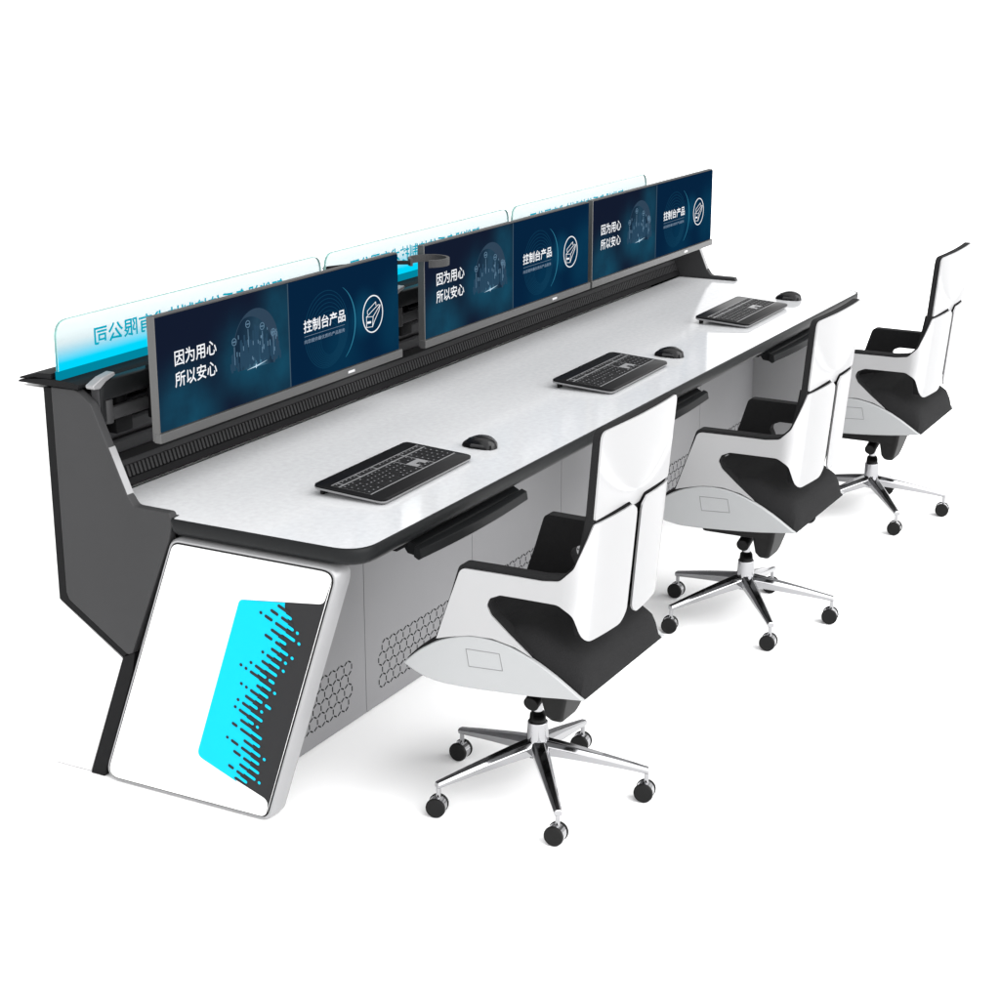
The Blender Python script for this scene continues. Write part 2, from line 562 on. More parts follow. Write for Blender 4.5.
# dark grey side panels with light bevelled edges
side = [(.893, 1.036), (.815, 1.037), (.770, 1.005), (.675, .790), (.655, .763), (.547, .762), (.540, .735), (.553, .690), (.690, .372), (.705, .366), (.885, .482), (.893, .500)]
side_r = [0, .03, .03, .03, .02, .01, .01, 0, 0, .01, .02, .01]
for x0, s in ((0.0, 1), (LEN, -1)):
    o = MB(); o.prism(rpoly(side, side_r, 5), 0, x0 + s * .003, x0 + s * .030)
    sp = o.build("side_panel", M['dark'], desk, bevel=.003)
    # bright machined strip on the slope
    o = MB(); o.prism([(.7265, .9010), (.7235, .9022), (.6680, .7745), (.6705, .7735)], 0, x0 + s * .006, x0 + s * .029)
    o.build("bright_strip", M['silver'], sp)
    # recessed black frame behind the panel
    o = MB(); o.prism([(.930, 1.030), (.893, 1.030), (.893, .50), (.885, .482), (.705, .366), (.79, .15), (.845, .002), (.818, .002), (.690, .33), (.665, .36),
                       (.90, .465), (.925, .49)][:], 0, x0 + s * .020, x0 + s * .034)
    # (simple closed outline)
    o.bm.free(); o = MB()
    o.prism([(.925, 1.030), (.894, 1.030), (.894, .498), (.887, .480), (.712, .366), (.728, .352), (.925, .475)], 0, x0 + s * .012, x0 + s * .034)
    o.prism([(.690, .371), (.728, .352), (.862, .002), (.818, .002), (.70, .32)][::-1], 0, x0 + s * .0125, x0 + s * .0335)
    o.build("side_frame", M['black'], sp)

# rear cabinet: white
o = MB(); o.prism([(1.0, .004), (1.0, 1.028), (.927, 1.028), (.927, .470), (.733, .345), (.866, .004)], 0, .016, LEN - .016)
o.build("rear_cabinet", M['white'], desk, bevel=.003)

# top shelf cap over the rear
o = MB(); o.prism(rpoly([(.800, 1.040), (.995, 1.040), (.985, 1.047), (.935, 1.053), (.90, 1.056), (.82, 1.056), (.80, 1.050)], [.004, .002, .01, .01, .01, .008, .004], 3), 0, -.004, LEN + .004)
o.prism([(.945, 1.0565), (.985, 1.048), (.99, 1.052), (.93, 1.068), (.885, 1.070), (.885, 1.0565)], 0, -.002, LEN + .002)
o.build("top_shelf", M['black'], desk, bevel=.002)

# slat wall behind the monitors
o = MB()
o.box(.032, LEN - .032, .905, .925, .76, 1.039)
zz = .815
while zz < 1.02:
    o.prism([(.904, zz), (.880, zz), (.880, zz + .030), (.886, zz + .036), (.904, zz + .036)], 0, .033, LEN - .033)
    zz += .050
o.build("slat_wall", M['slat'], desk, bevel=.0015)

# ridged vent strip along the back of the top
o = MB()
o.prism([(.800, .7525), (.795, .757), (.801, .774), (.845, .774), (.845, .7525)], 0, .031, LEN - .031)
o.prism([(.812, .776), (.822, .806), (.829, .815), (.868, .818), (.868, .776)], 0, .031, LEN - .031)
vs = o.build("vent_strip", M['black'], desk, bevel=.0015)
o = MB()
x = .045
while x < LEN - .05:
    o.prism([(.8045, .7755), (.8135, .8035), (.820, .8015), (.812, .7755)], 0, x, x + .0085)
    x += .0155
o.build("vent_ridges", M['ridge'], vs)
o = MB(); o.prism([(.8165, .8045), (.8235, .8165), (.8665, .8205), (.8665, .8185), (.8245, .8145)], 0, .032, LEN - .032)
o.build("ledge_cap", M['ridge'], vs)

# grey front panels with perforated vents and drawers
seams = [.076, .676, 1.29, 1.905, 2.52, 3.135, LEN - .076]


def hexes(mb, x0, x1, yf, clip=None):
    px = .0385; e = px / math.sqrt(3); w = .0021
    seen = set()
    nrow = 4
    for r_ in range(nrow):
        zc = .071 + r_ * e * 1.5
        ofs = 0 if r_ % 2 == 0 else px / 2
        x = x0 + px / 2 + ofs
        while x + px / 2 <= x1 + 1e-6:
            vs_ = [(x + e * math.sin(R(60 * k)), zc + e * math.cos(R(60 * k))) for k in range(6)]
            for k in range(6):
                a, b = vs_[k], vs_[(k + 1) % 6]
                key = (round((a[0] + b[0]) * 1000), round((a[1] + b[1]) * 1000))
                if key in seen: continue
                seen.add(key)
                a, b = Vector(a), Vector(b)
                d = (b - a).normalized(); q = Vector((-d.y, d.x)) * w
                a2, b2 = a + d * e * .17, b - d * e * .17
                if clip and (clip(a2) or clip(b2)): continue
                mb.prism([tuple(a2 + q), tuple(b2 + q), tuple(b2 - q), tuple(a2 - q)], 1, yf - .0006, yf + .002)
            x += px


for i in range(6):
    a, b = seams[i], seams[i + 1]
    o = MB(); o.box(a + .001, b - .001, .431, .449, .004, .694)
    fp = o.build("front_panel", M['panel'], desk, bevel=.0012)
    o = MB(); hexes(o, a + .068 if i else .20, b - .062, .431)
    o.build("vent_slots", M['seam'], fp)
o = MB(); o.box(.08, LEN - .08, .4495, .475, .01, .69)
o.build("carcass", M['seam'], desk)

# pull-out trays below the edge
for (a, b) in ((.285, .845), (1.60, 2.145), (2.78, 3.33)):
    o = MB()
    o.prism([(.055, .684), (.035, .674), (.025, .652), (.033, .644), (.062, .648), (.075, .668), (.30, .668), (.30, .684)], 0, a + .02, b)
    kt = o.build("drawer", M['trim'], desk, bevel=.003)
    o = MB()
    n = 16
    rings = []
    for k in range(n + 1):
        u = k / n; xx = a + (b - a) * u; bow = -.012 * math.sin(math.pi * u)
        rings.append([(xx, q[0] + bow, q[1]) for q in ((.028, .678), (.012, .672), (.008, .650), (.018, .643), (.032, .650))])
    o.loft(rings)
    o.build("drawer_front", M['trim'], kt, smooth=True, bevel=.002)
    o = MB(); o.box(a - .03, a + .02, .06, .30, .668, .6895)
    o.build("drawer_runner", M['black'], kt)

# ------------------------------------------------------------------ monitors
MY, MZ0, MZ1 = .62, .912, 1.221
MH = MZ1 - MZ0


def make_monitor(w):
    root = empty("monitor")
    o = MB(); o.box(0, w, .004, .022, 0, MH)
    o.box(.06, w - .06, .022, .046, .04, MH - .04, bev=.012)
    hs = o.build("housing", M['bezel_dark'], root, bevel=.0015)
    o = MB(); o.box(-.001, .0035, .001, .022, .0, MH)
    o.build("side_edge", M['bezel'], root)
    o = MB(); o.box(-.002, w + .012, -.003, .018, -.004, .0205)
    o.build("chin", M['bezel'], root, bevel=.002)
    zb = .023
    sp = w * .497
    o = MB(); o.box(.006, w - .004, .0010, .0038, zb, MH - .004)
    sc = o.build("screen", M['scrL'], root)
    o = MB(); o.box(sp, w - .0045, .0000, .0009, zb + .0004, MH - .0044)
    rp = o.build("right_picture", M['scrR'], sc)
    o = MB(); o.box(sp - .0015, sp + .0015, -.0004, .0008, zb + .0008, MH - .005)
    o.build("split_line", M['split'], sc)
    k = w / 1.12
    # ---- left picture: headline, dome city
    text_fit("lettering", [("因为用心", .070 * k, .238 * k, .175, .214, False), ("所以安心", .068 * k, .236 * k, .122, .161, False)], M['txt'], sc, .012, (0, -.0002, 0))
    o = MB()
    cx, cz = .408 * k, .165
    rx, rz = .098 * k, .098
    pts = [(cx + rx * math.cos(R(a)), cz + rz * math.sin(R(a))) for a in range(-38, 219, 6)]
    for i in range(len(pts) - 1):                 # dome rim: crescent thicker to the right
        a0, a1 = pts[i], pts[i + 1]
        th = .035 * max(0.06, math.cos(R(-38 + 6 * i - 40)))
        th1 = .035 * max(0.06, math.cos(R(-32 + 6 * i - 40)))
        def inn(p, t): d = Vector((p[0] - cx, p[1] - cz)).normalized(); return (p[0] - d.x * t, p[1] - d.y * t)
        o.prism([a0, a1, inn(a1, th1), inn(a0, th)], 1, .0002, .0008)
    o.build("dome", M['dome'], sc)
    o = MB(); o.prism([(cx + (p[0] - cx) * .97, cz + (p[1] - cz) * .97) for p in pts], 1, .0007, .00095)
    o.build("dome_glow", M['dome_fill'], sc)
    rnd = random.Random(11)
    o = MB()
    for i in range(95):
        x = cx + rnd.uniform(-.115, .105) * k
        h = rnd.uniform(.01, .035) + .075 * max(0, 1 - abs(x - cx + .005) / .10) * rnd.random()
        b = .120 + rnd.uniform(-.008, .012)
        o.box(x, x + rnd.uniform(.003, .007) * k, -.0001 - .00001 * i, .0007, b, b + h)
    for i in range(26):
        x = cx + rnd.uniform(-.09, .09) * k; z = rnd.uniform(.125, .20)
        o.mi = 1; o.box(x, x + .0022, -.0016, -.0009, z, z + rnd.uniform(.006, .016))
    ct = o.build("city", M['city'], sc); ct.data.materials.append(M['city2'])
    for (ix, iz) in ((.311, .192), (.372, .228), (.434, .212), (.482, .188)):
        oi = MB()
        ring = [(ix * k + .010 * math.cos(R(a)), iz + .010 * math.sin(R(a))) for a in range(0, 360, 20)]
        inn_ = [(ix * k + .0082 * math.cos(R(a)), iz + .0082 * math.sin(R(a))) for a in range(0, 360, 20)]
        for j in range(18):
            oi.prism([ring[j], ring[(j + 1) % 18], inn_[(j + 1) % 18], inn_[j]], 1, -.0016, -.0009)
        oi.box(ix * k - .006, ix * k + .006, -.0016, -.0009, iz - .0015, iz + .0015)
        oi.box(ix * k - .0008, ix * k + .0008, -.0016, -.0009, iz - .060, iz - .013)
        oi.build("round_icon", M['city2'], sc)
    o = MB()
    sx, sz = .400 * k, .112
    o.prism([(sx - .04, sz - .003), (sx - .002, sz + .0015), (sx, sz + .007), (sx + .002, sz + .002), (sx + .05, sz + .007), (sx + .002, sz - .0015), (sx, sz - .006), (sx - .002, sz - .0015)], 1, -.0024, -.0018)
    o.build("star_flare", M['star'], sc)
    # ---- right picture: rings, title, desk emblem
    o = MB(); ob = MB()
    gx, gz = .735 * k, .150
    for j in range(9):
        r0 = .045 + j * .0078
        zc = gz - .004 * (8 - j) * .9; xc = gx + .002 * (8 - j)
        for a in range(-180, 180, 8):
            amp = max(0.0, .35 + .65 * math.sin(R(a - 200)))     # brighter at lower left
            wdt = .0009
            p = [(xc + (r0 + s) * math.cos(R(q)), zc + (r0 + s) * math.sin(R(q))) for q, s in ((a, -wdt), (a + 8, -wdt), (a + 8, wdt), (a, wdt))]
            o.prism(p, 1, -.0010 - .00001 * j, -.0004)
    o.build("rings", M['line'], sc)
    R0 = .115; xc, zc = gx + .030, gz + .002
    for a in range(-58, 62, 6):
        t0 = .0022 * max(.15, math.cos(R(a * 1.4))); t1 = .0022 * max(.15, math.cos(R((a + 6) * 1.4)))
        p = [(xc + (R0 + s) * math.cos(R(q)), zc + (R0 + s) * math.sin(R(q))) for q, s in ((a, -t0), (a + 6, -t1), (a + 6, t1), (a, t0))]
        ob.prism(p, 1, -.0015, -.0011)
    ob.build("bright_arc", M['line2'], sc)
    text_fit("lettering", [("控制台产品", .622 * k, .828 * k, .157, .193, False)], M['txt'], sc, .016, (0, -.0022, 0))
    text_fit("lettering", [("向您提供最优质的产品服务", .624 * k, .824 * k, .128, .139, False)], M['txt2'], sc, .008, (0, -.0022, 0))
    o = MB(); o.box(.625 * k, .823 * k, -.0024, -.0018, .1475, .1483); o.build("underline", M['txt2'], sc)
    o = MB()
    # emblem: ring with a line drawing of a control desk
    ex, ez = .972 * k, .153
    N = 40
    for j in range(N):
        p = []
        for q, s in ((j, 0), (j + 1, 0), (j + 1, 1), (j, 1)):
            a = 2 * math.pi * q / N; rr_ = .0545 - .0034 * s
            p.append((ex + rr_ * math.cos(a) * 1.0, ez + rr_ * math.sin(a)))
        o.prism(p, 1, -.0024, -.0018)

    def ln(x0, z0, x1, z1, w_=.00075):
        a, b = Vector((ex + x0, ez + z0)), Vector((ex + x1, ez + z1))
        d = (b - a).normalized(); q = Vector((-d.y, d.x)) * w_
        a -= d * w_; b += d * w_
        o.prism([tuple(a + q), tuple(b + q), tuple(b - q), tuple(a - q)], 1, -.0025 - .00002 * ln.n, -.0017)
        ln.n += 1
    ln.n = 0
    # worktop, front box, far leg, screens
    ln(-.035, -.004, .029, .022); ln(.029, .022, .040, .020); ln(.040, .020, .001, -.008); ln(.001, -.008, -.035, -.004)
    ln(-.034, -.006, -.034, -.034); ln(-.034, -.034, -.003, -.037); ln(-.003, -.037, .001, -.010)
    ln(-.003, -.037, .006, -.024); ln(.006, -.024, .033, .004); ln(.033, .004, .039, .018)
    ln(-.027, -.021, -.014, -.022, .003)
    ln(-.028, .003, -.029, .013, .0006); ln(-.029, .013, .016, .0325, .0006); ln(.016, .0325, .0175, .0225, .0006)
    o.build("desk_emblem", M['txt'], sc)
    # small unreadable maker plate on the chin
    o = MB(); o.box(w * .745, w * .775, -.0036, -.0028, .005, .012)
    o.build("maker_plate", M['kbsilver'], root)
    return root


mon = [make_monitor(1.118), make_monitor(1.148), make_monitor(1.148)]
for m_, x, lab in zip(mon, (.076, 1.342, 2.520), (
        "ultrawide monitor with navy two-part picture at the near end of the desk",
        "middle ultrawide monitor, partly covered by the black ring holder at its left edge",
        "ultrawide monitor farthest along the desk, touching the middle monitor")):
    m_.location = (x, MY, MZ0)
    tag(m_, lab, "monitor", "ultrawide monitors along the back of the desk")

# ------------------------------------------------------------------ monitor arms


def make_arm():
    root = empty("monitor_arm")          # local frame: x along the desk, base clamps on the slat wall at y=0
    o = MB()
    o.box(.085, .150, -.075, -.002, -.075, -.010, bev=.006)
    o.box(.100, .135, -.062, -.030, -.012, .055, bev=.005)
    o.build("clamp_base", M['black'], root, bevel=.002)
    o = MB()
    o.box(.000, .020, -.105, -.075, -.025, .075, bev=.005)          # vertical bracket
    o.box(.004, .230, -.107, -.073, .030, .080, bev=.006)           # upper arm box
    o.build("upper_arm", M['trim'], root, bevel=.002)
    o = MB(); o.box(.006, .240, -.102, -.080, -.026, .006, bev=.005)
    o.cyl((.030, -.091, -.03), (.030, -.091, .03), .018)
    o.build("lower_arm", M['dark'], root, bevel=.002)
    o = MB(); o.cyl((.118, -.055, -.02), (.118, -.055, .035), .022)
    o.box(.180, .240, -.125, -.095, -.05, .09, bev=.006)
    o.build("joint", M['black'], root, smooth=True)
    o = MB()
    pr_ = rpoly([(-.030, .076), (.010, .091), (.052, .097), (.056, .088), (.020, .078), (-.004, .064), (-.026, .066)], .006, 4)
    o.prism(pr_, 1, -.108, -.082)
    o.build("end_cap", M['inlay'], root, bevel=.003)
    o = MB(); o.box(-.004, .0, -.101, -.079, -.028, .062)
    o.build("face_strip", M['slat'], root)
    return root


arm = make_arm()
for a_, x in zip([arm, copy_tree(arm), copy_tree(arm)], (.035, 1.405, 2.60)):
    a_.location = (x, .868, .975)
    a_.parent = desk

# ring holder beside the middle monitor
hold = empty("ring_holder", (1.292, .575, 1.175))
tag(hold, "black open ring holder on a rod in front of the middle monitor's left edge", "holder")
o = MB()
for a in range(-150, 150, 10):
    q = []
    for aa in (a, a + 10):
        for rr_ in (.062, .053):
            q.append((rr_ * math.cos(R(aa + 0)), rr_ * math.sin(R(aa))))
    p = [q[0], q[2], q[3], q[1]]
    h = .022
    o.prism(p, 2, 0, h)
o.build("ring", M['dark'], hold, bevel=.001)
o = MB(); o.cyl((-.055, .03, .012), (-.11, .12, .012), .006)
o.cyl((-.11, .12, .012), (-.11, .30, -.02), .006)
o.build("rod", M['black'], hold, smooth=True)

# ------------------------------------------------------------------ edge-lit acrylic signs
SIGN_Y, SIGN_Z = .862, 1.056
for i, (x0, x1, lab) in enumerate(((.0, 1.150, "edge-lit acrylic sign glowing cyan at the near end, mirrored lettering readable left of the monitor"),
                                   (1.172, 2.338, "middle edge-lit acrylic sign, its lettering showing between the near and middle monitors"),
                                   (2.364, 3.545, "edge-lit acrylic sign farthest along the desk, only its clear top showing"))):
    w = x1 - x0; h = 1.202 - SIGN_Z
    root = empty("acrylic_sign", (x0, SIGN_Y, SIGN_Z))
    tag(root, lab, "sign", "edge-lit acrylic signs on the top shelf")
    prof = rpoly([(0, .020), (0, h), (w, h), (w, .020)], [0, .045, .045, 0], 8)
    o = MB(); o.prism(prof, 1, 0, .006)
    pl = o.build("acrylic_plate", M['acrylic'], root)
    # polished bright edge
    o = MB(); ins = inset(prof, .0014)
    for j in range(len(prof) - 1):
        o.prism([prof[j], prof[j + 1], ins[j + 1], ins[j]], 1, -.0006, .0066)
    o.build("polished_edge", M['acrylic_edge'], root)
    o = MB(); o.box(0, w, -.004, .010, .0005, .0215)
    o.build("light_channel", M['teal'], root)
    text_fit("lettering", [("智能设备系统控制技术有限公司", .136, .952, .061, .1085, True)], M['signtext'], root, .020, (0, -.001, 0), extrude=.0)

# ------------------------------------------------------------------ keyboards


def make_keyboard():
    root = empty("keyboard")
    Wd, D = .470, .212
    tilt = Matrix.Rotation(R(3.6), 4, 'X')
    body = rpoly([(-Wd / 2, 0), (Wd / 2, 0), (Wd / 2, D), (-Wd / 2, D)], [.022] * 4, 6)

    def ring(d, z): return [tuple(tilt @ Vector((p[0], p[1], z))) for p in inset(body, d)]
    o = MB(); o.loft([ring(.006, .003), ring(.001, .006), ring(0, .0105)]); case = o.build("case", M['inlay'], root, smooth=True)
    o = MB(); o.loft([ring(.0006, .0107), ring(.0006, .0150), ring(.003, .0165)]); face = o.build("face_plate", M['kb'], root, smooth=True)
    keys = MB(); leg_ = MB(); fn = MB(); pad = MB()
    rnd = random.Random(3)

    def key(mb, x0, x1, y0, y1, mark=True):
        mb.box(x0 + .0011, x1 - .0011, y0 + .0011, y1 - .0011, .0160, .0185, bev=.0009, seg=1, mtx=tilt)
        if mark and rnd.random() < .9:
            c = (x0 + x1) / 2 - .002 + rnd.uniform(-.001, .001); m_ = (y0 + y1) / 2 + .001
            leg_.box(c - rnd.uniform(.0012, .0026), c + rnd.uniform(.0012, .0026), m_ - .0016, m_ + .0016, .0181, .0187, mtx=tilt)
    y0 = .052; rowh = .0172
    xl = -.215
    for r_ in range(5):
        x = xl
        ya, yb_ = y0 + r_ * rowh, y0 + (r_ + 1) * rowh
        if r_ == 0:
            ws = [.024, .02, .024, .100, .024, .02, .02, .03]
        elif r_ == 1:
            ws = [.040] + [.0185] * 10 + [.037]
        elif r_ == 2:
            ws = [.032] + [.0185] * 11 + [.0265]
        elif r_ == 3:
            ws = [.027] + [.0185] * 12 + [.013]
        else:
            ws = [.0185] * 13 + [.0215]
        tot = sum(ws)
        for w_ in ws:
            w_ *= .262 / tot
            key(keys, x, x + w_, ya, yb_); x += w_
    for r_ in (3, 4):      # navigation keys
        for q in range(3): key(keys, .053 + q * .0185, .053 + (q + 1) * .0185, y0 + r_ * rowh, y0 + (r_ + 1) * rowh)
    for q in range(3): key(keys, .053 + q * .0185, .053 + (q + 1) * .0185, y0, y0 + rowh)
    key(keys, .0715, .090, y0 + rowh, y0 + 2 * rowh)
    for r_ in range(5):
        for q in range(4): key(pad, .115 + q * .0255, .115 + (q + 1) * .0255, y0 + r_ * rowh, y0 + (r_ + 1) * rowh)
    for g0, n in ((-.215, 1), (-.187, 4), (-.105, 4), (-.023, 4), (.053, 3), (.115, 5)):
        for q in range(n): key(fn, g0 + q * .0186, g0 + (q + 1) * .0186, .147, .161)
    bed = MB(); bed.box(-.217, .219, .0504, .1410, .0158, .01655, mtx=tilt); bed.box(-.217, .219, .1441, .1638, .0158, .01655, mtx=tilt)
    bed.build("key_bed", M['bed'], face)
    keys.build("main_keys", M['key'], face); fn.build("function_keys", M['key'], face); pad.build("number_pad", M['key'], face)
    leg_.build("key_legends", M['legend'], face)
    o = MB()
    T = tilt
    o.box(-.217, .219, .1412, .1438,   .0160, .0174, mtx=T)
    o.box(-.217, .219, .1640, .1658,   .0160, .0174, mtx=T)
    o.box(-.217, .219, .0478, .0502,   .0160, .0174, mtx=T)
    for xx in (-.194, -.110, -.028, .0495, .1105):
        o.box(xx, xx + .0035, .1439, .1639, .0160, .0173, mtx=T)
    o.box(.0495, .0520, .0503, .1411, .0160, .0173, mtx=T)
    o.box(.1100, .1130, .0503, .1411, .0160, .0173, mtx=T)
    o.box(.0521, .1099, y0 + 2 * rowh, y0 + 3 * rowh - .0004, .0160, .0175, mtx=T)
    o.box(.0521, .0710, y0 + rowh, y0 + 2 * rowh - .0002,   .0160, .0174, mtx=T)
    o.box(.0905, .1099, y0 + rowh, y0 + 2 * rowh - .0002,   .0160, .0174, mtx=T)
    o.build("silver_inlay", M['inlay'], face)
    for sx in (-1, 1):
        o = MB(); o.box(sx * .205 - .012, sx * .205 + .012, .188, .198, .0, .016, bev=.002)
        o.build("foot", M['rubber'], case)
    return root


kb = make_keyboard()
kbs = [kb, copy_tree(kb), copy_tree(kb)]
for k_, (x, y), lab in zip(kbs, ((.567, .148), (1.893, .143), (3.068, .140)), (
        "black slim keyboard lying below the near monitor, closest to the white end panel",
        "black slim keyboard in the middle of the desk, between the two other keyboards",
        "black slim keyboard at the far end of the desk below the farthest monitor")):
    k_.location = (x, y, .7486); k_.rotation_euler = (0, 0, R(1.2))
    tag(k_, lab, "keyboard", "keyboards on the desk")

# ------------------------------------------------------------------ mice


def make_mouse():
    root = empty("mouse")
    NX, NY = 16, 22
    hl, hw = .054, .034

    def shell(mb, zmin, sc=1.0, x_cut=None):
        rings = []
        for i in range(NY + 1):
            t_ = -1 + 2 * i / NY
            s = math.sqrt(max(0, 1 - abs(t_) ** 2.6))
            wid = hw * s * (1 - .12 * math.cos(t_ * 2)) * sc
            hgt = (.031 * (1 - .25 * t_ - .45 * t_ * t_) * (s ** .6)) * sc + .001
            ring_ = []
            for j in range(NX):
                a = 2 * math.pi * j / NX
                cxx = math.cos(a); sz = math.sin(a)
                zz_ = max(0, sz) ** .8 * hgt if sz > 0 else 0.0
                xx = wid * (abs(cxx) ** .75) * (1 if cxx > 0 else -1) + .006 * math.sin(t_ * 1.6)
                ring_.append((xx, t_ * hl, zz_ + zmin))
            rings.append(ring_)
        mb.loft(rings)
    o = MB(); shell(o, .001); o.build("mouse_body", M['mouse'], root, smooth=True, angle=60)
    o = MB()
    v = o.box(-.0330, -.018, -.026, .018, .005, .014, bev=.004, seg=3)
    o.build("thumb_grip", M['mouseg'], root, smooth=True)
    o = MB(); o.cyl((-.0035, .027, .0165), (.0035, .027, .0165), .0080, seg=20)
    o.build("scroll_wheel", M['mouseg'], root, smooth=True)
    return root


mo = make_mouse()
ms = [mo, copy_tree(mo), copy_tree(mo)]
for k_, (x, y), lab in zip(ms, ((.938, .208), (2.272, .208), (3.475, .206)), (
        "black computer mouse right of the keyboard nearest to the white end panel",
        "black computer mouse right of the middle keyboard",
        "black computer mouse at the far end of the desk right of the last keyboard")):
    k_.location = (x, y, .7486); k_.rotation_euler = (0, 0, R(8))
    tag(k_, lab, "mouse", "computer mice on the desk")

# ------------------------------------------------------------------ office chairs
HW, CR, YB, LEAN = .238, .055, -.254, .085
U1 = .369                              # arm length before the back corner
UARC = CR * math.pi / 2
UC = U1 + UARC + (HW - CR)             # centre of the back


def wall(u, z, off=0.0):
    """plan path of the shell: arm, rounded corner, back; mirrored past the centre. off > 0 moves inwards"""
    mir = u > UC
    if mir: u = 2 * UC - u
    if u <= U1:
        p = Vector((-HW, .17 - u)); n_ = Vector((1, 0))
    elif u <= U1 + UARC:
        a = (u - U1) / CR
        p = Vector((-HW + CR - CR * math.cos(a), YB + CR - CR * math.sin(a))); n_ = Vector((math.cos(a), math.sin(a)))
    else:
        xx = -HW + CR + (u - U1 - UARC)
        p = Vector((xx, YB - .014 * (1 - (xx / (HW - CR)) ** 2))); n_ = Vector((0, 1))
    w_ = min(1, max(0, (u - .28) / .12))
    # the arm flares a little towards the front
    fl = max(0, (.25 - u) / .25) ** 1.5 * -.010
    p = p + n_ * off
    return Vector(((-1 if mir else 1) * (p.x + fl), p.y - w_ * LEAN * (z - .82), z))


def flat_wall(u, z, off=0.0):
    """upper back: almost flat, bowed backwards in the middle"""
    x = u - UC
    return Vector((x, -.248 - .009 * (1 - (x / .21) ** 2) + off - LEAN * (z - .82), z))


def shell_part(name, outline, m, parent, off, thick, mirror=False, step=.018, bevel=.003, surf=None):
    surf = surf or wall
    """outline in (u,z) -> curved sheet with thickness"""
    bm = bmesh.new()
    vs_ = [bm.verts.new((p[0], 0, p[1])) for p in outline]
    bm.faces.new(vs_)
    lo, hi = min(p[0] for p in outline), max(p[0] for p in outline)
    u = lo + step
    while u < hi:
        bmesh.ops.bisect_plane(bm, geom=bm.verts[:] + bm.edges[:] + bm.faces[:], plane_co=(u, 0, 0), plane_no=(1, 0, 0), dist=1e-5)
        u += step
    lo, hi = min(p[1] for p in outline), max(p[1] for p in outline)
    z = lo + .04
    while z < hi:
        bmesh.ops.bisect_plane(bm, geom=bm.verts[:] + bm.edges[:] + bm.faces[:], plane_co=(0, 0, z), plane_no=(0, 0, 1), dist=1e-5)
        z += .04
    bmesh.ops.triangulate(bm, faces=[q for q in bm.faces if len(q.verts) > 4])
    front = [v for v in bm.verts]
    src = {v: (v.co.x, v.co.z) for v in front}
    g = bmesh.ops.duplicate(bm, geom=bm.verts[:] + bm.edges[:] + bm.faces[:])
    vmap = {k: w for k, w in g['vert_map'].items() if isinstance(k, bmesh.types.BMVert) and k in src}
    bnd = [e for e in bm.edges if e.is_boundary and all(v in src for v in e.verts)]
    for e in bnd:
        a, b = e.verts
        bm.faces.new((a, b, vmap[b], vmap[a]))
    for v, (uu, zz_) in src.items():
        if mirror: uu = 2 * UC - uu
        v.co = surf(uu, zz_, off)
        vmap[v].co = surf(uu, zz_, off + thick)
    mb = MB(); mb.bm.free(); mb.bm = bm
    return mb.build(name, m, parent, smooth=True, bevel=bevel, angle=50)


def expand(pts, d):
    return inset(pts, -d)


def arch(y):
    """side profile of the seat, y forward"""
    P_ = [(-.240, .393), (-.205, .416), (-.167, .440), (-.128, .461), (-.088, .479), (-.048, .492), (-.008, .500), (.035, .5025), (.073, .500), (.114, .488), (.145, .476), (.17, .461), (.2, .441), (.227, .419), (.247, .397)]
    if y <= P_[0][0]: return P_[0][1]
    for i in range(len(P_) - 1):
        if P_[i][0] <= y <= P_[i + 1][0]:
            k = (y - P_[i][0]) / (P_[i + 1][0] - P_[i][0])
            return P_[i][1] * (1 - k) + P_[i + 1][1] * k
    return P_[-1][1]


def bottom(y):
    P_ = [(-.244, .393), (-.181, .386), (-.128, .379), (-.06, .3725), (.005, .368), (.08, .3635), (.143, .363), (.18, .368), (.212, .378), (.235, .389), (.250, .398)]
    if y <= P_[0][0]: return P_[0][1]
    for i in range(len(P_) - 1):
        if P_[i][0] <= y <= P_[i + 1][0]:
            k = (y - P_[i][0]) / (P_[i + 1][0] - P_[i][0])
            return P_[i][1] * (1 - k) + P_[i + 1][1] * k
    return P_[-1][1]


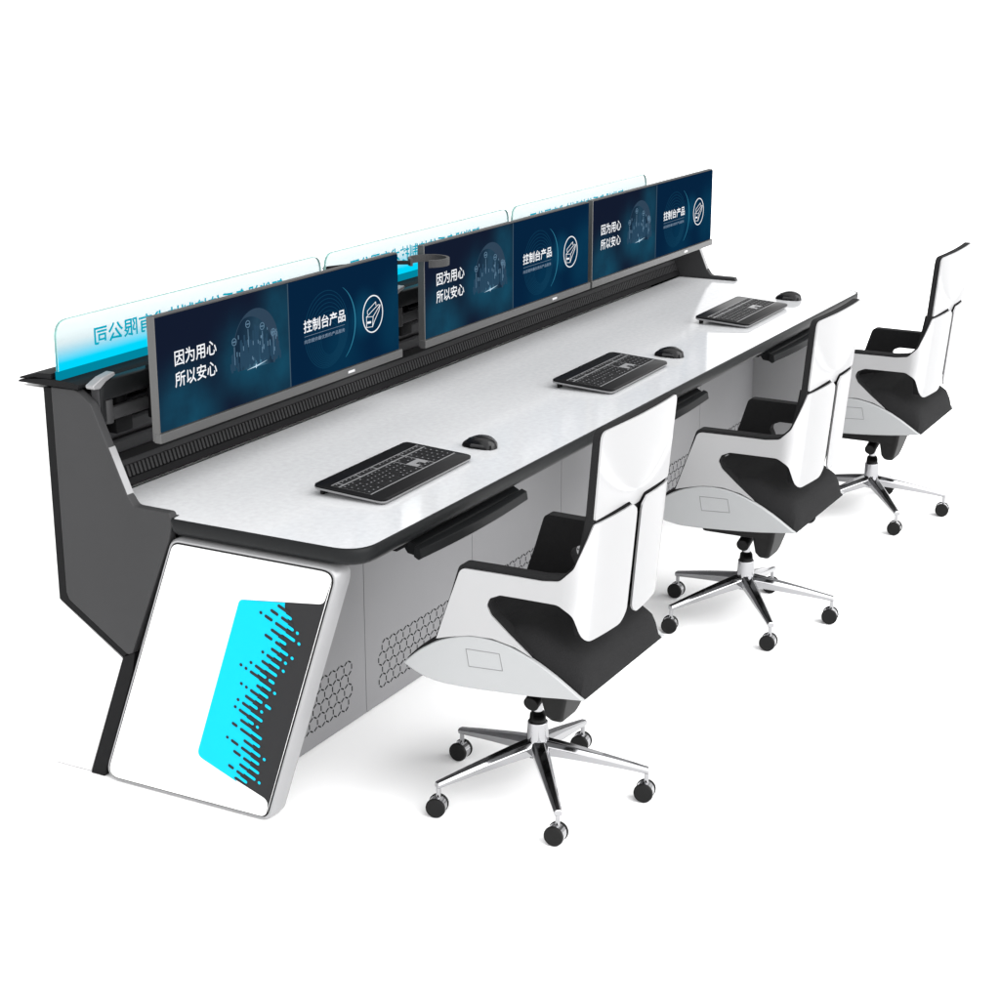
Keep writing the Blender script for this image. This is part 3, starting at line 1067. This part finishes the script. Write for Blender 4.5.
def make_chair():
    root = empty("office_chair")
    # seat cushion
    o = MB(); rings = []
    ny, nx = 44, 28
    SW = HW - .012
    for i in range(ny + 1):
        y = -.238 + .482 * i / ny
        top_, bot = [], []
        endk = min(1, min(i, ny - i) / 2.0)
        for j in range(nx + 1):
            s = -1 + 2 * j / nx
            sag = .020 * (1 - s * s)
            rear = -.010 * s * s if i == 0 else 0
            tt = min(1.0, max(0.0, (y + .238) / .022)) ** .5
            ff = tt * (1 - min(1.0, max(0.0, (y + .10) / .16)))
            px_ = 1 - .10 * (1 - tt) ** 2 * abs(s) ** 3
            top_.append((s * SW * px_, y, arch(y) + .004 - sag * math.sin(math.pi * i / ny) * (1 - ff) + (.006 + .052 * ff) * (1 - abs(s) ** (8 + 10 * ff))))
            bot.append((s * SW, y, min(bottom(y) + .006, arch(y) - .004)))
        rings.append(top_ + bot[::-1])
    o.loft(rings)
    seat = o.build("seat", M['fabric'], root, smooth=True, bevel=.006, angle=60)
    # silver white crescent shells at both sides, with a square cover
    ys = [-.243 + .492 * k / 30 for k in range(31)]
    up = [(y, arch(y) - .001) for y in ys]; lo = [(y, bottom(y)) for y in ys]
    for s in (-1, 1):
        o = MB()
        cr = rpoly(up + lo[::-1][1:-1], 0)
        o.loft([[(s * (HW - .011), p[0], p[1]) for p in cr], [(s * (HW + .003), p[0], p[1]) for p in cr]])
        sh = o.build("seat_shell", M['silver_white'], root, smooth=True, bevel=.004, angle=45)
        o = MB()
        q = [(.072, .466), (-.020, .470), (-.029, .427), (.064, .421)]
        qi = inset(q, .0015); 
        for k in range(4):
            o.prism([q[k], q[(k + 1) % 4], qi[(k + 1) % 4], qi[k]], 0, s * (HW + .0025), s * (HW + .0036))
        o.build("cover_seam", M['panel'], sh)
    o = MB(); rings = []
    for y in ys[3:-1]:
        rings.append([(s * (HW - .012), y, bottom(y) + z) for s, z in ((-1, .0055), (-.995, -.005), (-.5, -.014), (0, -.017), (.5, -.014), (.995, -.005), (1, .0055))])
    o.loft(rings)
    o.build("seat_pan", M['pan'], root, smooth=True, angle=50)

    # arm + lower back shells
    cl = UC - .013
    sh = [(.020, .479), (.058, .588), (.087, .668), (.182, .668), (.30, .668), (.350, .674), (.387, .708), (.404, .752), (.428, .8145),
          (.508, .818), (cl - .028, .8215), (cl - .004, .806), (cl, .792), (cl, .671), (cl - .002, .545), (cl - .030, .521),
          (.430, .520), (.394, .596), (.350, .617), (.190, .616), (.163, .604), (.155, .585), (.166, .562), (.212, .522), (.272, .475),
          (.230, .492), (.170, .5035), (.110, .5015), (.058, .490)]
    shr = [0, .02, .022, 0, .03, .03, .03, .05, .008, .02, .02, .01, .01, .05, .03, .05, .06, .05, .05, .02, .014, .014, .02, .02, 0, .04, .05, .05, .04]
    outl = rpoly(sh, shr, 8)
    arm_only = [(.016, .478), (.055, .590), (.082, .677), (.30, .677), (.352, .684), (.392, .716), (.412, .756), (.436, .822), (.50, .80), (.50, .55), (.440, .519), (.397, .592), (.350, .613), (.192, .612), (.165, .600), (.158, .584), (.170, .560), (.216, .520), (.276, .478), (.17, .502), (.058, .488)]
    arr = [0, .02, .02, .03, .03, .03, .03, 0, 0, 0, .05, .05, .05, .02, .014, .014, .02, .02, 0, .05, .04]
    liner = rpoly(arm_only, arr, 8)
    for mir in (False, True):
        shell_part("arm_shell", outl, M['chair_white'], root, 0.0, .005, mir, bevel=.0015)
        shell_part("arm_pad", liner, M['fabric'], root, .0055, .034, mir, bevel=.006)
    # upper back shell with the notch between the lower shells
    hw2 = .2085
    ub = [(UC - hw2, .8235), (UC - .042, .8275), (UC - .019, .811), (UC + .019, .811), (UC + .042, .8275), (UC + hw2, .8235), (UC + hw2 + .004, 1.034), (UC - hw2 - .004, 1.034)]
    ubo = rpoly(ub, [.006, .02, .01, .01, .02, .006, .022, .022], 5)
    shell_part("back_shell", ubo, M['chair_white'], root, 0.0, .005, bevel=.0015, surf=flat_wall)
    ic = rpoly([(UC - hw2 + .002, .600), (UC - .08, .600), (UC - .04, .535), (UC + .04, .535), (UC + .08, .600), (UC + hw2 - .002, .600), (UC + hw2 + .003, 1.0365), (UC - hw2 - .003, 1.0365)], [.02, .01, .01, .01, .01, .02, .025, .025], 5)
    shell_part("back_cushion", ic, M['fabric'], root, .0055, .019, bevel=.007, surf=flat_wall)
    # mechanism, lever, paddle
    o = MB(); o.box(-.085, .085, -.105, .125, .300, .368, bev=.012)
    o.build("tilt_mechanism", M['rubber'], root, smooth=True)
    o = MB(); o.loft([[(x - .032, y, z) for x, y in ((-.055, -.125), (.10, -.125), (.10, -.045), (-.055, -.045))] for z in (.366,)] +
                     [[(x - .032, y, .30) for x, y in ((-.050, -.115), (.092, -.115), (.092, -.045), (-.050, -.045))],
                      [(x - .032, y, .250) for x, y in ((-.036, -.10), (.078, -.10), (.078, -.05), (-.036, -.05))],
                      [(x - .032, y, .228) for x, y in ((-.016, -.092), (.058, -.092), (.058, -.058), (-.016, -.058))]])
    o.build("paddle", M['rubber'], root, smooth=True, bevel=.012, bseg=4)
    o = MB(); o.cyl((-.040, .0, .258), (.045, .0, .285), .0205)
    o.build("knob", M['rubber'], root, smooth=True, bevel=.002)
    # column
    o = MB(); o.cyl((0, 0, .201), (0, 0, .305), .013)
    o.build("gas_column", M['chrome'], root, smooth=True)
    o = MB(); o.cyl((0, 0, .2003), (0, 0, .220), .0215, .0200); o.cyl((0, 0, .220), (0, 0, .228), .0200, .014)
    o.build("column_collar", M['rubber'], root, smooth=True)
    o = MB(); o.cyl((0, 0, .105), (0, 0, .200), .030, .0260, seg=32)
    o.build("hub", M['chrome'], root, smooth=True, bevel=.003)
    # five legs with casters
    for k in range(5):
        ang = R(1.2 + 72 * k)
        o = MB(); rings = []
        for i in range(9):
            t_ = i / 8; r_ = .022 + .262 * t_
            zt = .152 - .061 * t_ ** 1.1; hh = .040 * (1 - t_) + .016 * t_; w_ = .023 * (1 - t_) + .0115 * t_
            sec = [(-w_ * .55, zt), (w_ * .55, zt), (w_, zt - hh * .35), (w_ * .8, zt - hh), (-w_ * .8, zt - hh), (-w_, zt - hh * .35)]
            rings.append([(r_, s_, z_) for s_, z_ in sec])
        o.loft(rings)
        bmesh.ops.rotate(o.bm, verts=o.bm.verts, cent=(0, 0, 0), matrix=Matrix.Rotation(ang, 3, 'Z'))
        o.build("leg", M['chrome'], root, bevel=.003, bseg=3, smooth=True, angle=35)
        # caster
        cxp, cyp = .278 * math.cos(ang), .278 * math.sin(ang)
        hd = R([98, 90, 104, 94, 100][k])
        rot = Matrix.Translation((cxp, cyp, 0)) @ Matrix.Rotation(hd, 4, 'Z')
        o = MB()
        o.cyl((0, 0, .040), (0, 0, .082), .0058)
        o.cyl((0.004, -.0125, .026), (.004, .0125, .026), .0235, seg=28)
        bmesh.ops.transform(o.bm, matrix=rot, verts=o.bm.verts)
        ca = o.build("caster", M['chrome'], root, smooth=True)
        for s in (-1, 1):
            o = MB(); o.cyl((.004, s * .0130, .026), (.004, s * .0215, .026), .0258, .0245, seg=28)
            bmesh.ops.transform(o.bm, matrix=rot, verts=o.bm.verts)
            wh = o.build("wheel", M['rubber'], ca, smooth=True, bevel=.002)
    return root


M['pan'] = mat("seat_pan_grey", (.13, .132, .135), rough=.4, spec=.3)
M['silver_white'] = mat("silver_white_paint", (.29, .296, .30), rough=.28, spec=.5)
ch = make_chair()
chairs = [ch, copy_tree(ch), copy_tree(ch)]
for c_, (x, y), lab in zip(chairs, ((.466, -.218), (1.900, -.234), (3.212, -.249)), (
        "white and black swivel chair at the near seat, largest of the row",
        "white and black swivel chair in the middle of the row, before the middle keyboard",
        "white and black swivel chair at the far end of the row, past the desk corner")):
    c_.location = (x, y, 0)
    tag(c_, lab, "chair", "swivel chairs along the desk")
